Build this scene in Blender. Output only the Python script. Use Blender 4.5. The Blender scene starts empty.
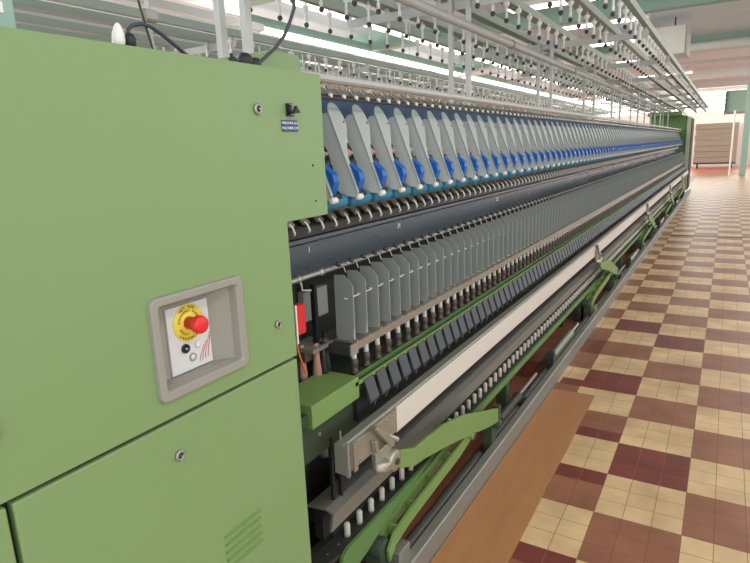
import bpy, math, random
from mathutils import Vector, Matrix
random.seed(7)
PI = math.pi
scene = bpy.context.scene
COL = scene.collection

# ------------------------------------------------------------------ camera
def cam_rot(yaw, pitch, roll):
    f = Vector((math.sin(yaw)*math.cos(pitch), math.cos(yaw)*math.cos(pitch), math.sin(pitch)))
    r = Vector((math.cos(yaw), -math.sin(yaw), 0)); u = r.cross(f)
    c, s = math.cos(roll), math.sin(roll)
    return c*r+s*u, -s*r+c*u, f
R_, U_, F_ = cam_rot(-.54641, -.22231, -.04008)
FPX = 577.4
CAM = Vector((0, 0, 1.39))
cd = bpy.data.cameras.new('camera'); cam = bpy.data.objects.new('camera', cd); COL.objects.link(cam)
cd.sensor_width = 36; cd.lens = FPX/750*36; cd.clip_start = .02; cd.clip_end = 200
cam.matrix_world = Matrix(((R_.x, U_.x, -F_.x, CAM.x), (R_.y, U_.y, -F_.y, CAM.y), (R_.z, U_.z, -F_.z, CAM.z), (0, 0, 0, 1)))
scene.camera = cam

# ------------------------------------------------------------------ world, light, exposure
w = bpy.data.worlds.new('daylight'); scene.world = w; w.use_nodes = True
bg = w.node_tree.nodes['Background']
bg.inputs[0].default_value = (.96, .98, 1.0, 1); bg.inputs[1].default_value = 1.4
def area(name, loc, size, sy, energy, rot, col=(1, .97, .93)):
    l = bpy.data.lights.new(name, 'AREA'); l.shape = 'RECTANGLE'; l.size = size; l.size_y = sy; l.energy = energy; l.color = col
    o = bpy.data.objects.new(name, l); COL.objects.link(o); o.location = loc; o.rotation_euler = rot
    return o
# daylight from the ribbon of windows along the left wall and the far wall, lamps in rows under the ceiling
area('window_daylight', (-13.6, 14, 2.6), 26, 2.0, 1500, (0, -PI/2, 0), (1, .98, .95)).rotation_euler = (PI/2, 0, -PI/2)
area('end_window_daylight', (-2, 35.5, 3.1), 20, .9, 500, (-PI/2, 0, 0), (.96, 1, .97))
for k in range(6):
    area('lamp_row_light', (1.6, 1+k*5.6, 3.45), .4, 3.6, 36, (0, 0, 0))
    area('lamp_row_light', (-4.6, 1+k*5.6, 3.45), .4, 3.6, 36, (0, 0, 0))
scene.view_settings.view_transform = 'Standard'; scene.view_settings.look = 'None'
scene.view_settings.gamma = 1; scene.view_settings.use_curve_mapping = False
scene.view_settings.exposure = .38

# ------------------------------------------------------------------ materials
def lin(c):
    return tuple(((x/255)/12.92 if x/255 <= .04045 else ((x/255+.055)/1.055)**2.4) for x in c)+(1,)
MATS = {}
def mat(name, rgb, rough=.5, metal=0, vary=.08, scale=6, emit=None, es=0, spec=.5, bump=0, stretch=None, trans=0):
    m = bpy.data.materials.new(name); m.use_nodes = True; nt = m.node_tree; b = nt.nodes['Principled BSDF']
    b.inputs['Roughness'].default_value = rough; b.inputs['Metallic'].default_value = metal
    b.inputs['Specular IOR Level'].default_value = spec
    c = lin(rgb)
    if emit:
        b.inputs['Emission Color'].default_value = lin(emit); b.inputs['Emission Strength'].default_value = es
    if trans: b.inputs['Transmission Weight'].default_value = trans
    if vary:
        tc = nt.nodes.new('ShaderNodeTexCoord'); n = nt.nodes.new('ShaderNodeTexNoise'); mp = nt.nodes.new('ShaderNodeMapping')
        if stretch: mp.inputs['Scale'].default_value = stretch
        n.inputs['Scale'].default_value = scale; n.inputs['Detail'].default_value = 5
        nt.links.new(tc.outputs['Object'], mp.inputs['Vector']); nt.links.new(mp.outputs[0], n.inputs['Vector'])
        mx = nt.nodes.new('ShaderNodeMix'); mx.data_type = 'RGBA'
        mx.inputs[6].default_value = tuple(v*(1-vary) for v in c[:3])+(1,)
        mx.inputs[7].default_value = tuple(min(1, v*(1+vary)) for v in c[:3])+(1,)
        nt.links.new(n.outputs['Fac'], mx.inputs[0]); nt.links.new(mx.outputs[2], b.inputs['Base Color'])
        mr = nt.nodes.new('ShaderNodeMapRange'); mr.inputs['To Min'].default_value = max(.02, rough-.06); mr.inputs['To Max'].default_value = min(1, rough+.08)
        nt.links.new(n.outputs['Fac'], mr.inputs['Value']); nt.links.new(mr.outputs[0], b.inputs['Roughness'])
        if bump:
            bp = nt.nodes.new('ShaderNodeBump'); bp.inputs['Strength'].default_value = bump; bp.inputs['Distance'].default_value = .01
            nt.links.new(n.outputs['Fac'], bp.inputs['Height']); nt.links.new(bp.outputs[0], b.inputs['Normal'])
    else:
        b.inputs['Base Color'].default_value = c
    MATS[name] = m
    return m
GREEN = mat('green enamel', (126, 154, 102), .42, vary=.04, scale=2)
GREENB = mat('bright green enamel', (118, 148, 84), .4, vary=.06)
GREEND = mat('deep green enamel', (60, 74, 54), .55, vary=.15, scale=12)
GREENM = mat('mid green enamel', (96, 132, 76), .45, vary=.1, scale=8)
SEAM = mat('seam shadow gap', (44, 60, 34), .8, vary=0)
GREYP = mat('warm grey plastic', (150, 148, 138), .5, vary=.04)
PLATE = mat('pale plate', (212, 214, 212), .35, vary=.02)
YEL = mat('yellow label', (250, 222, 80), .5, vary=.03)
RED = mat('red plastic', (222, 40, 44), .35, vary=.03)
REDINK = mat('red print', (200, 60, 70), .5, vary=0)
BLACK = mat('black plastic', (26, 27, 30), .45, vary=.1)
INK = mat('black print', (60, 55, 20), .6, vary=0)
WINK = mat('white print', (225, 228, 230), .6, vary=0)
BLUEL = mat('blue label', (30, 52, 110), .4, vary=0)
BLUE = mat('blue plastic', (16, 92, 178), .38, vary=.06)
TEAL = mat('teal roller cloth', (50, 122, 150), .6, vary=.12, scale=20)
NAVY = mat('slate blue panel', (84, 116, 152), .6, vary=.12)
ARM = mat('brightened grey green sheet', (204, 212, 208), .42, vary=.06, scale=9)  # lightened in the colour so the shaded arm cheeks look lit
ARMTOP = mat('toned down arm cover', (164, 174, 170), .4, vary=.05)  # same sheet darkened, balancing the stronger light on the arm tops
PINK = mat('pinkish rubber cot', (178, 132, 118), .6, vary=.15, scale=30)
SEP = mat('grey separator plastic', (140, 146, 142), .5, vary=.05)
STEEL = mat('steel', (168, 168, 162), .38, .7, vary=.08, scale=14)
GALV = mat('galvanised steel', (142, 141, 132), .45, .35, vary=.12, scale=10, stretch=(6, .6, 6))
BSTEEL = mat('brownish worn steel', (146, 136, 122), .4, .3, vary=.15, scale=12, stretch=(5, .8, 5))
DSTEEL = mat('dark steel', (64, 64, 60), .5, .3, vary=.2, scale=16)
BEAM = mat('blue grey painted beam', (76, 86, 94), .26, .2, vary=.12, scale=3, stretch=(3, .5, 3), spec=.7)
DARK = mat('dark machine interior', (34, 37, 36), .7, vary=.2, scale=9)
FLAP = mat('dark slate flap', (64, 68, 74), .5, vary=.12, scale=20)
WHITE = mat('white plastic', (232, 230, 224), .4, vary=.02)
CREAMW = mat('cream painted bar', (214, 208, 198), .42, vary=.05, scale=4, stretch=(4, .6, 4))
CAST = mat('cast aluminium', (176, 173, 160), .36, .75, vary=.14, scale=24, bump=.1)
REDSTRIP = mat('dark reddish strip', (96, 52, 40), .5, vary=.15)  # dark reddish tone of the thin strip below the beam face
BROWNM = mat('brown oily metal', (92, 78, 68), .5, .2, vary=.25, scale=20)
LGREY = mat('light grey creel paint', (186, 186, 182), .45, .15, vary=.06)
LGREEN = mat('grey green creel paint', (150, 160, 148), .45, .1, vary=.06)
WALLM = mat('off white wall paint', (226, 224, 216), .8, vary=.03)
CEILM = mat('cool white ceiling', (212, 222, 230), .85, vary=.05, scale=.7, stretch=(.4, 3, 1))  # bluish tint put into the colour to offset warm bounce from the floor
TEALB = mat('pale teal beam paint', (146, 176, 162), .6, vary=.05)
PIPE = mat('white pipe lagging', (206, 208, 204), .6, vary=.05)
GLASS = mat('daylit window glass', (240, 245, 238), .3, vary=0, emit=(236, 246, 236), es=1.5)
LAMPM = mat('lit lamp diffuser', (255, 255, 250), .4, vary=0, emit=(255, 252, 244), es=3.2)
LAMPIN = mat('unlit button lens', (226, 226, 222), .2, vary=0)
CARTON = mat('greyish tan carton', (160, 153, 138), .8, vary=.08, scale=5)
PINKB = mat('beige roving yarn', (206, 182, 160), .9, vary=.08, scale=30)
ORANGE = mat('orange wire', (206, 110, 40), .5, vary=0)
PEGM = mat('worn off-white peg', (200, 196, 182), .5, vary=.1, scale=30)
LITPOST = mat('lit green enamel', (186, 196, 168), .45, vary=.05)  # lit look painted in, since the far post's visible face falls in shade
SHAFT = mat('oily grey shaft', (112, 110, 104), .45, .3, vary=.12)
KNOB = mat('dark grey knob', (66, 66, 68), .5, vary=.05)
CABLE = mat('grey black cable', (58, 62, 70), .5, vary=.05)

# ------------------------------------------------------------------ mesh builder
class MB:
    def __init__(s): s.v = []; s.f = []; s.m = []; s.s = []; s.mats = []
    def mi(s, m):
        if m not in s.mats: s.mats.append(m)
        return s.mats.index(m)
    def add(s, vs, fs, m, smooth=False):
        o = len(s.v); s.v += [tuple(v) for v in vs]; k = s.mi(m)
        for f in fs: s.f.append(tuple(i+o for i in f)); s.m.append(k); s.s.append(smooth)
        return s
    def box(s, x0, x1, y0, y1, z0, z1, m, ch=0):
        if ch:   # chamfered vertical-less box: extrude an octagon along y
            c = ch
            return s.prism([(x0+c, z0), (x1-c, z0), (x1, z0+c), (x1, z1-c), (x1-c, z1), (x0+c, z1), (x0, z1-c), (x0, z0+c)], y0, y1, m)
        v = [(x, y, z) for x in (x0, x1) for y in (y0, y1) for z in (z0, z1)]
        return s.add(v, [(0, 1, 3, 2), (4, 6, 7, 5), (0, 4, 5, 1), (2, 3, 7, 6), (0, 2, 6, 4), (1, 5, 7, 3)], m)
    def prism(s, poly, a, b, m, axis='y'):
        n = len(poly)
        if axis == 'y': f = lambda p, t: (p[0], t, p[1])
        elif axis == 'x': f = lambda p, t: (t, p[0], p[1])
        else: f = lambda p, t: (p[0], p[1], t)
        vs = [f(p, a) for p in poly]+[f(p, b) for p in poly]
        fs = [tuple(range(n)), tuple(range(2*n-1, n-1, -1))]+[(i, i+n, (i+1) % n+n, (i+1) % n) for i in range(n)]
        return s.add(vs, fs, m)
    def tube(s, pts, r, m, n=8, cap=True):
        pts = [Vector(p) for p in pts]; rs = r if isinstance(r, (list, tuple)) else [r]*len(pts)
        vs = []; ref = None
        for i, p in enumerate(pts):
            d = (pts[min(i+1, len(pts)-1)]-pts[max(i-1, 0)]).normalized()
            if ref is None: ref = Vector((0, 0, 1)) if abs(d.z) < .9 else Vector((1, 0, 0))
            a = (ref-d*ref.dot(d)).normalized(); b = d.cross(a); ref = a
            vs += [p+(a*math.cos(2*PI*k/n)+b*math.sin(2*PI*k/n))*rs[i] for k in range(n)]
        fs = []
        for i in range(len(pts)-1):
            for k in range(n):
                fs.append((i*n+k, i*n+(k+1) % n, (i+1)*n+(k+1) % n, (i+1)*n+k))
        s.add(vs, fs, m, True)
        if cap: s.add(vs[:n], [tuple(range(n-1, -1, -1))], m); s.add(vs[-n:], [tuple(range(n))], m)
        return s
    def lathe(s, base, axis, prof, m, n=12):      # prof: (distance along the axis, radius)
        base = Vector(base); d = Vector(axis).normalized()
        return s.tube2([base+d*t for t, r in prof], [max(r, 1e-4) for t, r in prof], d, m, n)
    def tube2(s, pts, rs, d, m, n):
        ref = Vector((0, 0, 1)) if abs(d.z) < .9 else Vector((1, 0, 0))
        a = (ref-d*ref.dot(d)).normalized(); b = d.cross(a)
        vs = []
        for p, r in zip(pts, rs): vs += [p+(a*math.cos(2*PI*k/n)+b*math.sin(2*PI*k/n))*r for k in range(n)]
        fs = [(i*n+k, i*n+(k+1) % n, (i+1)*n+(k+1) % n, (i+1)*n+k) for i in range(len(pts)-1) for k in range(n)]
        fs += [tuple(range(n-1, -1, -1)), tuple(range((len(pts)-1)*n, len(pts)*n))]
        return s.add(vs, fs, m, n > 6)
    def shifted(s, offs):
        r = MB(); r.mats = list(s.mats)
        for (x, y, z) in offs:
            o = len(r.v); r.v += [(a+x, b+y, c+z) for a, b, c in s.v]
            r.f += [tuple(i+o for i in f) for f in s.f]; r.m += s.m; r.s += s.s
        return r
    def mesh(s, name):
        me = bpy.data.meshes.new(name); me.from_pydata(s.v, [], s.f)
        for m in s.mats: me.materials.append(m)
        me.polygons.foreach_set('material_index', s.m); me.polygons.foreach_set('use_smooth', s.s)
        me.update(); return me
    def build(s, name, parent=None, bevel=0, label=None, loc=None):
        o = bpy.data.objects.new(name, s.mesh(name)); COL.objects.link(o)
        if parent: attach(o, parent)
        if loc: o.location = loc
        if bevel:
            b = o.modifiers.new('bevel', 'BEVEL'); b.width = bevel; b.segments = 2; b.limit_method = 'ANGLE'; b.angle_limit = .6
        if label: o['label'] = label
        return o
def wloc(o):
    v = Vector(o.location)
    if o.parent: v += o.matrix_parent_inverse.translation + wloc(o.parent)
    return v
def attach(o, parent):     # meshes are written in world coordinates; undo the parent's offset
    o.parent = parent; o.matrix_parent_inverse = Matrix.Translation(-wloc(parent))
def tag(o, label, cat, group=None, kind=None):
    o['label'] = label; o['category'] = cat
    if group: o['group'] = group
    if kind: o['kind'] = kind
    return o
def thing(name, loc, label, cat, group=None):
    o = bpy.data.objects.new(name, None); COL.objects.link(o); o.location = loc; o.empty_display_size = .1
    return tag(o, label, cat, group)
def struct(mb, name, **k):
    o = mb.build(name, **k); o['kind'] = 'structure'; return o
def clone(o, off, parent):
    c = o.copy(); COL.objects.link(c); c.parent = parent
    c.matrix_parent_inverse = o.matrix_parent_inverse.copy(); c.location = Vector(o.location)+Vector(off)
    return c
def repeat(name, mb, ys, parent, dx=(0,), cap=100, subs=(), scale_pos=None):
    """one mesh per station along the machine; the `cap` nearest are parts of their own, the rest one stuff part.
    subs: (name, MB, label) children of every station."""
    me = mb.mesh(name); offs = [(x, y, 0) for y in ys for x in dx]
    offs.sort(key=lambda p: p[1])
    sm = [(n, b.mesh(n), b, l) for n, b, l in subs]
    for off in offs[:cap]:
        o = bpy.data.objects.new(name, me); COL.objects.link(o); o.parent = parent
        o.location = Vector(off)-wloc(parent)
        for n, m2, b, l in sm:
            c = bpy.data.objects.new(n, m2); COL.objects.link(c); c.parent = o
            if l: c['label'] = l
    rest = offs[cap:]
    if rest:
        allm = MB(); allm.mats = []
        for src in [mb]+[b for _, _, b, _ in sm]:
            t = src.shifted(rest)
            o0 = len(allm.v); allm.v += t.v
            for f, m, sm_ in zip(t.f, t.m, t.s):
                allm.f.append(tuple(i+o0 for i in f)); allm.m.append(allm.mi(t.mats[m])); allm.s.append(sm_)
        o = allm.build(name+'_row', parent); o['kind'] = 'stuff'
        o['label'] = 'far end of the row, too small to tell apart'
def text(name, s, size, org, right, up, m, parent, ext=.0004, align='CENTER', label=None):
    c = bpy.data.curves.new(name, 'FONT'); c.body = s; c.size = size; c.extrude = ext; c.align_x = align; c.align_y = 'CENTER'
    t = bpy.data.objects.new(name, c); COL.objects.link(t); bpy.context.view_layer.update()
    me = bpy.data.meshes.new_from_object(t.evaluated_get(bpy.context.evaluated_depsgraph_get()))
    bpy.data.objects.remove(t)
    r = Vector(right).normalized(); u = Vector(up).normalized(); n = r.cross(u); o = Vector(org)
    for v in me.vertices:
        x, y, z = v.co; v.co = o+r*x+u*y+n*z
    me.materials.clear(); me.materials.append(m)
    ob = bpy.data.objects.new(name, me); COL.objects.link(ob); attach(ob, parent)
    if label: ob['label'] = label
    return ob

YE = 16.25          # far end of the spinning section
# ================================================================== SETTING
# floor: 30 cm blocks of 10 cm tiles, cream against brown, a few oxblood
def floor_mat(name, rgb, vary, rough, grout):
    m = bpy.data.materials.new(name); m.use_nodes = True; nt = m.node_tree; b = nt.nodes['Principled BSDF']; L = nt.links.new
    tc = nt.nodes.new('ShaderNodeTexCoord'); br = nt.nodes.new('ShaderNodeTexBrick'); mp = nt.nodes.new('ShaderNodeMapping')
    mp.inputs['Location'].default_value = (.333, -3.604, 0)
    br.offset = 0; br.inputs['Scale'].default_value = 1; br.inputs['Brick Width'].default_value = .1; br.inputs['Row Height'].default_value = .1
    br.inputs['Mortar Size'].default_value = .0016; br.inputs['Mortar Smooth'].default_value = .3
    c = lin(rgb); br.inputs['Color1'].default_value = tuple(v*(1-vary) for v in c[:3])+(1,)
    br.inputs['Color2'].default_value = tuple(min(1, v*(1+vary)) for v in c[:3])+(1,); br.inputs['Mortar'].default_value = lin(grout)
    n = nt.nodes.new('ShaderNodeTexNoise'); n.inputs['Scale'].default_value = 5; n.inputs['Detail'].default_value = 6
    mx = nt.nodes.new('ShaderNodeMix'); mx.data_type = 'RGBA'; mx.blend_type = 'MULTIPLY'; mx.inputs[0].default_value = 1
    cr = nt.nodes.new('ShaderNodeValToRGB'); cr.color_ramp.elements[0].color = (.72, .68, .62, 1); cr.color_ramp.elements[1].color = (1.15, 1.15, 1.15, 1)
    cr.color_ramp.elements[0].position = .25; cr.color_ramp.elements[1].position = .7
    L(tc.outputs['Object'], mp.inputs[0]); L(mp.outputs[0], br.inputs['Vector']); L(tc.outputs['Object'], n.inputs['Vector'])
    L(n.outputs['Fac'], cr.inputs[0]); L(br.outputs['Color'], mx.inputs[6]); L(cr.outputs[0], mx.inputs[7]); L(mx.outputs[2], b.inputs['Base Color'])
    b.inputs['Roughness'].default_value = rough
    bp = nt.nodes.new('ShaderNodeBump'); bp.invert = True; bp.inputs['Strength'].default_value = .3; bp.inputs['Distance'].default_value = .001
    L(br.outputs['Fac'], bp.inputs['Height']); L(bp.outputs[0], b.inputs['Normal'])
    return m
F_CREAM = floor_mat('cream floor tile', (219, 187, 142), .05, .38, (150, 116, 70))
F_BROWN = floor_mat('brown floor tile', (150, 99, 74), .05, .38, (122, 74, 50))
F_OX = floor_mat('oxblood floor tile', (120, 56, 46), .08, .38, (140, 90, 76))
F_PINK = mat('salmon painted floor', (214, 130, 104), .3, vary=.08, scale=2)
fl = MB()
rr = random.Random(3)
OX = {(0, -4), (-1, -1), (0, 2), (-1, 3), (-2, 1), (-3, 1)}
fx0, fy0 = -.333, 3.604
for i in range(-46, 26):
    for j in range(-18, 72):
        cream = (i+j) % 2 != 0
        ox = (i, j) in OX or ((not cream) and rr.random() < .03 and j > 3)
        if i <= -3: cream = False; ox = rr.random() < .15
        m = F_CREAM if cream and (i, j) not in OX else (F_OX if ox else F_BROWN)
        x = fx0+i*.3; y = fy0+j*.3
        fl.add([(x, y, 0), (x+.3, y, 0), (x+.3, y+.3, 0), (x, y+.3, 0)], [(0, 1, 2, 3)], m)
fl.add([(-.933, -1, .0005), (-.79, -1, .0005), (-.79, 17, .0005), (-.933, 17, .0005)], [(0, 1, 2, 3)], F_BROWN)
# odd half rows of oxblood tile beside the board
for (x0, x1, y0, y1) in [(-.633, -.333, fy0-.9, fy0-.8), (-.633, -.333, fy0-1.3, fy0-1.2), (-.753, -.633, fy0-.3, fy0-.2), (-.633, -.333, fy0-1.9, fy0-1.8)]:
    fl.add([(x0, y0, .0006), (x1, y0, .0006), (x1, y1, .0006), (x0, y1, .0006)], [(0, 1, 2, 3)], F_OX)
xa, xb, ya = fx0-46*.3, fx0+26*.3, fy0+72*.3
fl.add([(xa, ya, 0), (xb, ya, 0), (xb, 36, 0), (xa, 36, 0)], [(0, 1, 2, 3)], F_PINK)
struct(fl, 'floor')
tr = MB().box(-.75, 6, 9.5, 9.56, 0, .003, DSTEEL); struct(tr, 'trim_1')
ce = MB().box(-14, 7.5, -2, 36, 3.95, 4.05, CEILM); struct(ce, 'ceiling')
wl = MB()
wl.box(-14.2, -14, -2, 36, 0, 1.6, WALLM).box(-14.2, -14, -2, 36, 3.5, 3.95, WALLM)
for k in range(9): wl.box(-14.2, -14, -2+k*4.7, -1.6+k*4.7, 1.6, 3.5, WALLM)
struct(wl, 'wall_left')
for k in range(8):
    g = MB().box(-14.12, -14.08, -1.6+k*4.7, 2.7+k*4.7, 1.6, 3.5, GLASS)
    for q in range(1, 4): g.box(-14.08, -14.02, -1.6+k*4.7+q*1.075-.025, -1.6+k*4.7+q*1.075+.025, 1.6, 3.5, LGREY)
    g.box(-14.08, -14.02, -1.6+k*4.7, 2.7+k*4.7, 2.5, 2.55, LGREY)
    struct(g, 'window_%d' % (k+1))
wf = MB().box(-14, 7.5, 36, 36.2, 0, 2.75, WALLM).box(-14, 7.5, 36, 36.2, 3.72, 3.95, WALLM)
for k in range(5): wf.box(-14+k*5.3, -13.7+k*5.3, 36, 36.2, 2.75, 3.72, WALLM)
struct(wf, 'wall_far')
for k in range(4):
    g = MB().box(-13.7+k*5.3, -8.7+k*5.3, 36.08, 36.12, 2.75, 3.72, GLASS)
    for q in (2.98, 3.22, 3.46): g.box(-13.7+k*5.3, -8.7+k*5.3, 36.0, 36.06, q, q+.05, LGREEN)
    struct(g, 'window_%d' % (k+9))

# ceiling beams across the hall, pipes, lamps
for k, (y, h, m, lab) in enumerate([(7.0, .25, TEALB, 'pale teal ceiling beam nearest the camera'), (11.9, .18, TEALB, 'pale teal ceiling beam above the middle of the creel, top right of the photo'),
        (17.9, .22, TEALB, 'pale teal ceiling beam just behind the white lagged pipe'), (26.5, .12, PIPE, 'slim salmon-white ceiling beam near the far wall'),
        (31.6, .10, LGREY, 'dark ceiling beam closest to the far windows')]):
    tag(MB().box(-13.9, 7.4, y, y+.22, 3.95-.35, 3.95, m).build('ceiling_beam'), lab, 'beam', 'ceiling beams across the hall')
tag(MB().box(-13.9, 7.4, 21.3, 21.42, 3.6, 3.7, LGREY).build('cable_tray'), 'grey cable tray across the ceiling behind the white pipe', 'cable tray')
tag(MB().tube([(-13.9, 17.4, 3.60), (7.4, 17.4, 3.60)], .12, PIPE, 14).build('lagged_pipe'), 'thick white lagged pipe running across under the ceiling', 'pipe')
for x, lab in ((-5.5, 'long lit lamp line with teal trunking above the neighbouring machine'), (-7.2, 'long lit lamp line with teal trunking nearer the window wall')):
    t = thing('lamp_line', (x, 4, 3.5), lab, 'lamp')
    MB().box(x-.12, x+.12, 6, 33, 3.56, 3.72, TEALB).build('trunking', t)
    MB().box(x-.14, x-.06, 7, 33, 3.52, 3.558, LAMPM).build('lamp_tube', t)
    MB().box(x+.06, x+.14, 7, 33, 3.52, 3.558, LAMPM).build('lamp_tube', t)
    h = MB()
    for y in (8, 14, 20, 28): h.tube([(x, y, 3.7), (x, y, 3.95)], .01, LGREY, 6)
    h.build('hanger_rod', t)
for k, (x, y, lab) in enumerate([(-2.6, 10.6, 'nearest lit ceiling lamp above the creel'), (-2.4, 12.9, 'second lit ceiling lamp above the creel'), (-2.3, 15.6, 'third lit ceiling lamp above the creel'), (-2.3, 19.5, 'fourth lit ceiling lamp above the creel'), (-2.2, 24.5, 'farthest lit ceiling lamp above the creel')]):
    t = thing('ceiling_lamp', (x, y, 3.6), lab, 'lamp', 'cross lamps above the creel')
    MB().box(x-.9, x+.9, y-.16, y+.16, 3.68, 3.76, WHITE).build('lamp_housing', t)
    MB().box(x-.86, x+.86, y-.13, y+.13, 3.66, 3.678, LAMPM).build('diffuser', t)
    MB().tube([(x-.7, y, 3.76), (x-.7, y, 3.95)], .008, LGREY, 6).tube([(x+.7, y, 3.76), (x+.7, y, 3.95)], .008, LGREY, 6).build('hanger_rod', t)
t = thing('air_duct', (-1.4, 14.6, 3.2), 'off-white boxed air duct hanging behind the right creel rail', 'duct')
MB().box(-1.95, -.95, 14.5, 15.4, 3.15, 3.72, WALLM).build('duct_box', t, bevel=.02)
MB().box(-.94, -.91, 14.46, 15.44, 3.12, 3.75, LGREY).build('flange', t)
MB().tube([(-1.2, 14.9, 3.72), (-1.2, 14.9, 3.95)], .015, DSTEEL, 6).build('hanger_rod', t)

# ================================================================== END CABINET (near)
CX, CY = -.80, .963
cab = thing('gear_end_cabinet', (-1.25, .3, 0), 'large green enamel end cabinet filling the left foreground', 'machine cabinet')
b = MB(); b.box(-1.72, CX-.07, -.6, CY-.003, .08, 1.561, GREEN)
b.box(CX-.07, CX-.019, -.6, CY-.003, .92, .965, SEAM).box(CX-.07, CX-.019, .31, .36, .10, .92, SEAM)
b.build('cabinet_body', cab)
# panels carrying the visible face: seams are real gaps
SZ = .943
# upper panel has an opening for the recessed control box
py0, py1, pz0, pz1 = .607, .790, .996, 1.150
up = MB()
def slab(mb, y0, y1, z0, z1, m=GREEN): mb.box(CX-.018, CX, y0, y1, z0, z1, m)
slab(up, -.6, py0, SZ+.004, 1.562); slab(up, py1, CY, SZ+.004, 1.562); slab(up, py0, py1, SZ+.004, pz0); slab(up, py0, py1, pz1, 1.562)
up.build('upper_panel', cab)
lo = MB(); slab(lo, .340, CY, .10, SZ-.004, GREEN); lo.build('lower_door', cab, bevel=.003)
lo = MB(); slab(lo, -.6, .332, .10, SZ-.004, GREEN); lo.build('side_door', cab, bevel=.003)
MB().box(-1.72, CX-.0185, CY-.0028, CY, .08, 1.5615, GREEN).build('end_flange', cab)
MB().box(-1.74, CX+.0, -.62, CY+.0, .0, .08, DARK).build('plinth', cab)
v = MB()
for k in range(5):
    z = .655-.018*k
    v.prism([(CX, z), (CX+.006, z-.002), (CX+.001, z-.009), (CX, z-.009)], .70, .80, GREENB)
v.build('vent_louvre', cab)
h = MB().box(CX, CX+.008, .30, .338, 1.038, 1.062, BLACK, ch=.003); h.build('door_handle', cab, label='black recessed door handle')
def lock(y, z, r=.011):
    m = MB().lathe((CX, y, z), (1, 0, 0), [(0, r), (.004, r), (.006, r*.9), (.0065, r*.62), (.004, r*.6)], STEEL, 20)
    o = m.build('door_lock', cab)
    MB().lathe((CX+.002, y, z), (1, 0, 0), [(0, r*.55), (.0035, r*.5), (.0038, .001)], BLACK, 16).tube([(CX+.003, y, z), (CX+.008, y, z)], r*.2, STEEL, 8).build('key_core', o)
lock(.896, 1.479); lock(.906, 1.036, .009); lock(.617, .873, .010)
# upper box to the right of the cabinet with the rotary switch
ub = MB().box(-1.30, CX-.0006, CY+.0003, 1.114, 1.249, 1.5615, GREEN); ub.build('switch_housing', cab)
hb = MB().prism([(.90, 1.562), (1.15, 1.562), (1.15, 1.600), (1.143, 1.614), (1.05, 1.616), (.93, 1.575)], -1.10, -.88, GREEN, axis='x')
hb.build('top_hood', cab)
MB().box(-1.10, -.885, 1.1145, 1.149, 1.50, 1.5615, GREEN).build('hood_flange', cab)
s = MB().box(CX, CX+.005, .985, 1.004, 1.468, 1.494, BLACK)
s.lathe((CX+.005, .995, 1.481), (1, 0, 0), [(0, .010), (.005, .009)], BLACK, 16)
s.prism([(.992, 1.470), (.998, 1.470), (.998, 1.492), (.992, 1.492)], CX+.005, CX+.014, GREYP, axis='x')
s.prism([(.985, 1.472), (1.008, 1.474), (.996, 1.488)], CX+.014, CX+.021, BLACK, axis='x')
s.build('rotary_switch', cab, label='black rotary switch')
np_ = MB().box(CX, CX+.0015, .968, 1.020, 1.437, 1.460, BLUEL).build('name_plate', cab, label='small blue plate with two white lines of text')
text('plate_text', 'MASCHINE AUS', .0076, (CX+.0020, .994, 1.4540), (0, 1, 0), (0, 0, 1), WINK, np_)
text('plate_text', 'MACHINE OFF', .0084, (CX+.0020, .994, 1.4437), (0, 1, 0), (0, 0, 1), WINK, np_)
MB().lathe((CX, 1.067, 1.364), (1, 0, 0), [(0, .003), (.0015, .002)], DSTEEL, 8).lathe((CX, 1.070, 1.284), (1, 0, 0), [(0, .0025), (.0015, .002)], DSTEEL, 8).build('screw_hole', cab)
# recessed control panel
def rrect(y0, y1, z0, z1, r, n=5):
    p = []
    for cy, cz, a in ((y1-r, z0+r, -PI/2), (y1-r, z1-r, 0), (y0+r, z1-r, PI/2), (y0+r, z0+r, PI)):
        for k in range(n+1): p.append((cy+r*math.cos(a+PI/2*k/n), cz+r*math.sin(a+PI/2*k/n)))
    return p
fr = MB(); depth = .035
loops = [(CX, rrect(.590, .807, .980, 1.166, .014)), (CX+.007, rrect(.591, .806, .981, 1.165, .013)), (CX+.0085, rrect(.594, .803, .984, 1.162, .012)),
         (CX+.0085, rrect(.604, .793, .994, 1.152, .008)), (CX+.004, rrect(.608, .789, .998, 1.148, .006)), (CX-.012, rrect(.611, .786, 1.001, 1.145, .004)), (CX-depth, rrect(.634, .750, 1.002, 1.134, .003))]
vs = []; n = len(loops[0][1])
for x, lp in loops: vs += [(x, a, b) for a, b in lp]
fs = [(i*n+k, i*n+(k+1) % n, (i+1)*n+(k+1) % n, (i+1)*n+k) for i in range(len(loops)-1) for k in range(n)]+[tuple(range((len(loops)-1)*n, len(loops)*n))]
fr.add(vs, fs, GREYP)
pan = fr.build('control_recess', cab, label='grey plastic recess with rounded rim')
PX = CX-depth+.004
MB().box(CX-depth+.0005, PX, .649, .746, 1.004, 1.130, PLATE).build('control_plate', pan)
ey, ez = .6965, 1.0945
MB().lathe((PX, ey, ez), (1, 0, 0), [(0, .0350), (.0016, .0347)], YEL, 40).build('warning_disc', pan, label='yellow warning disc')
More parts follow.
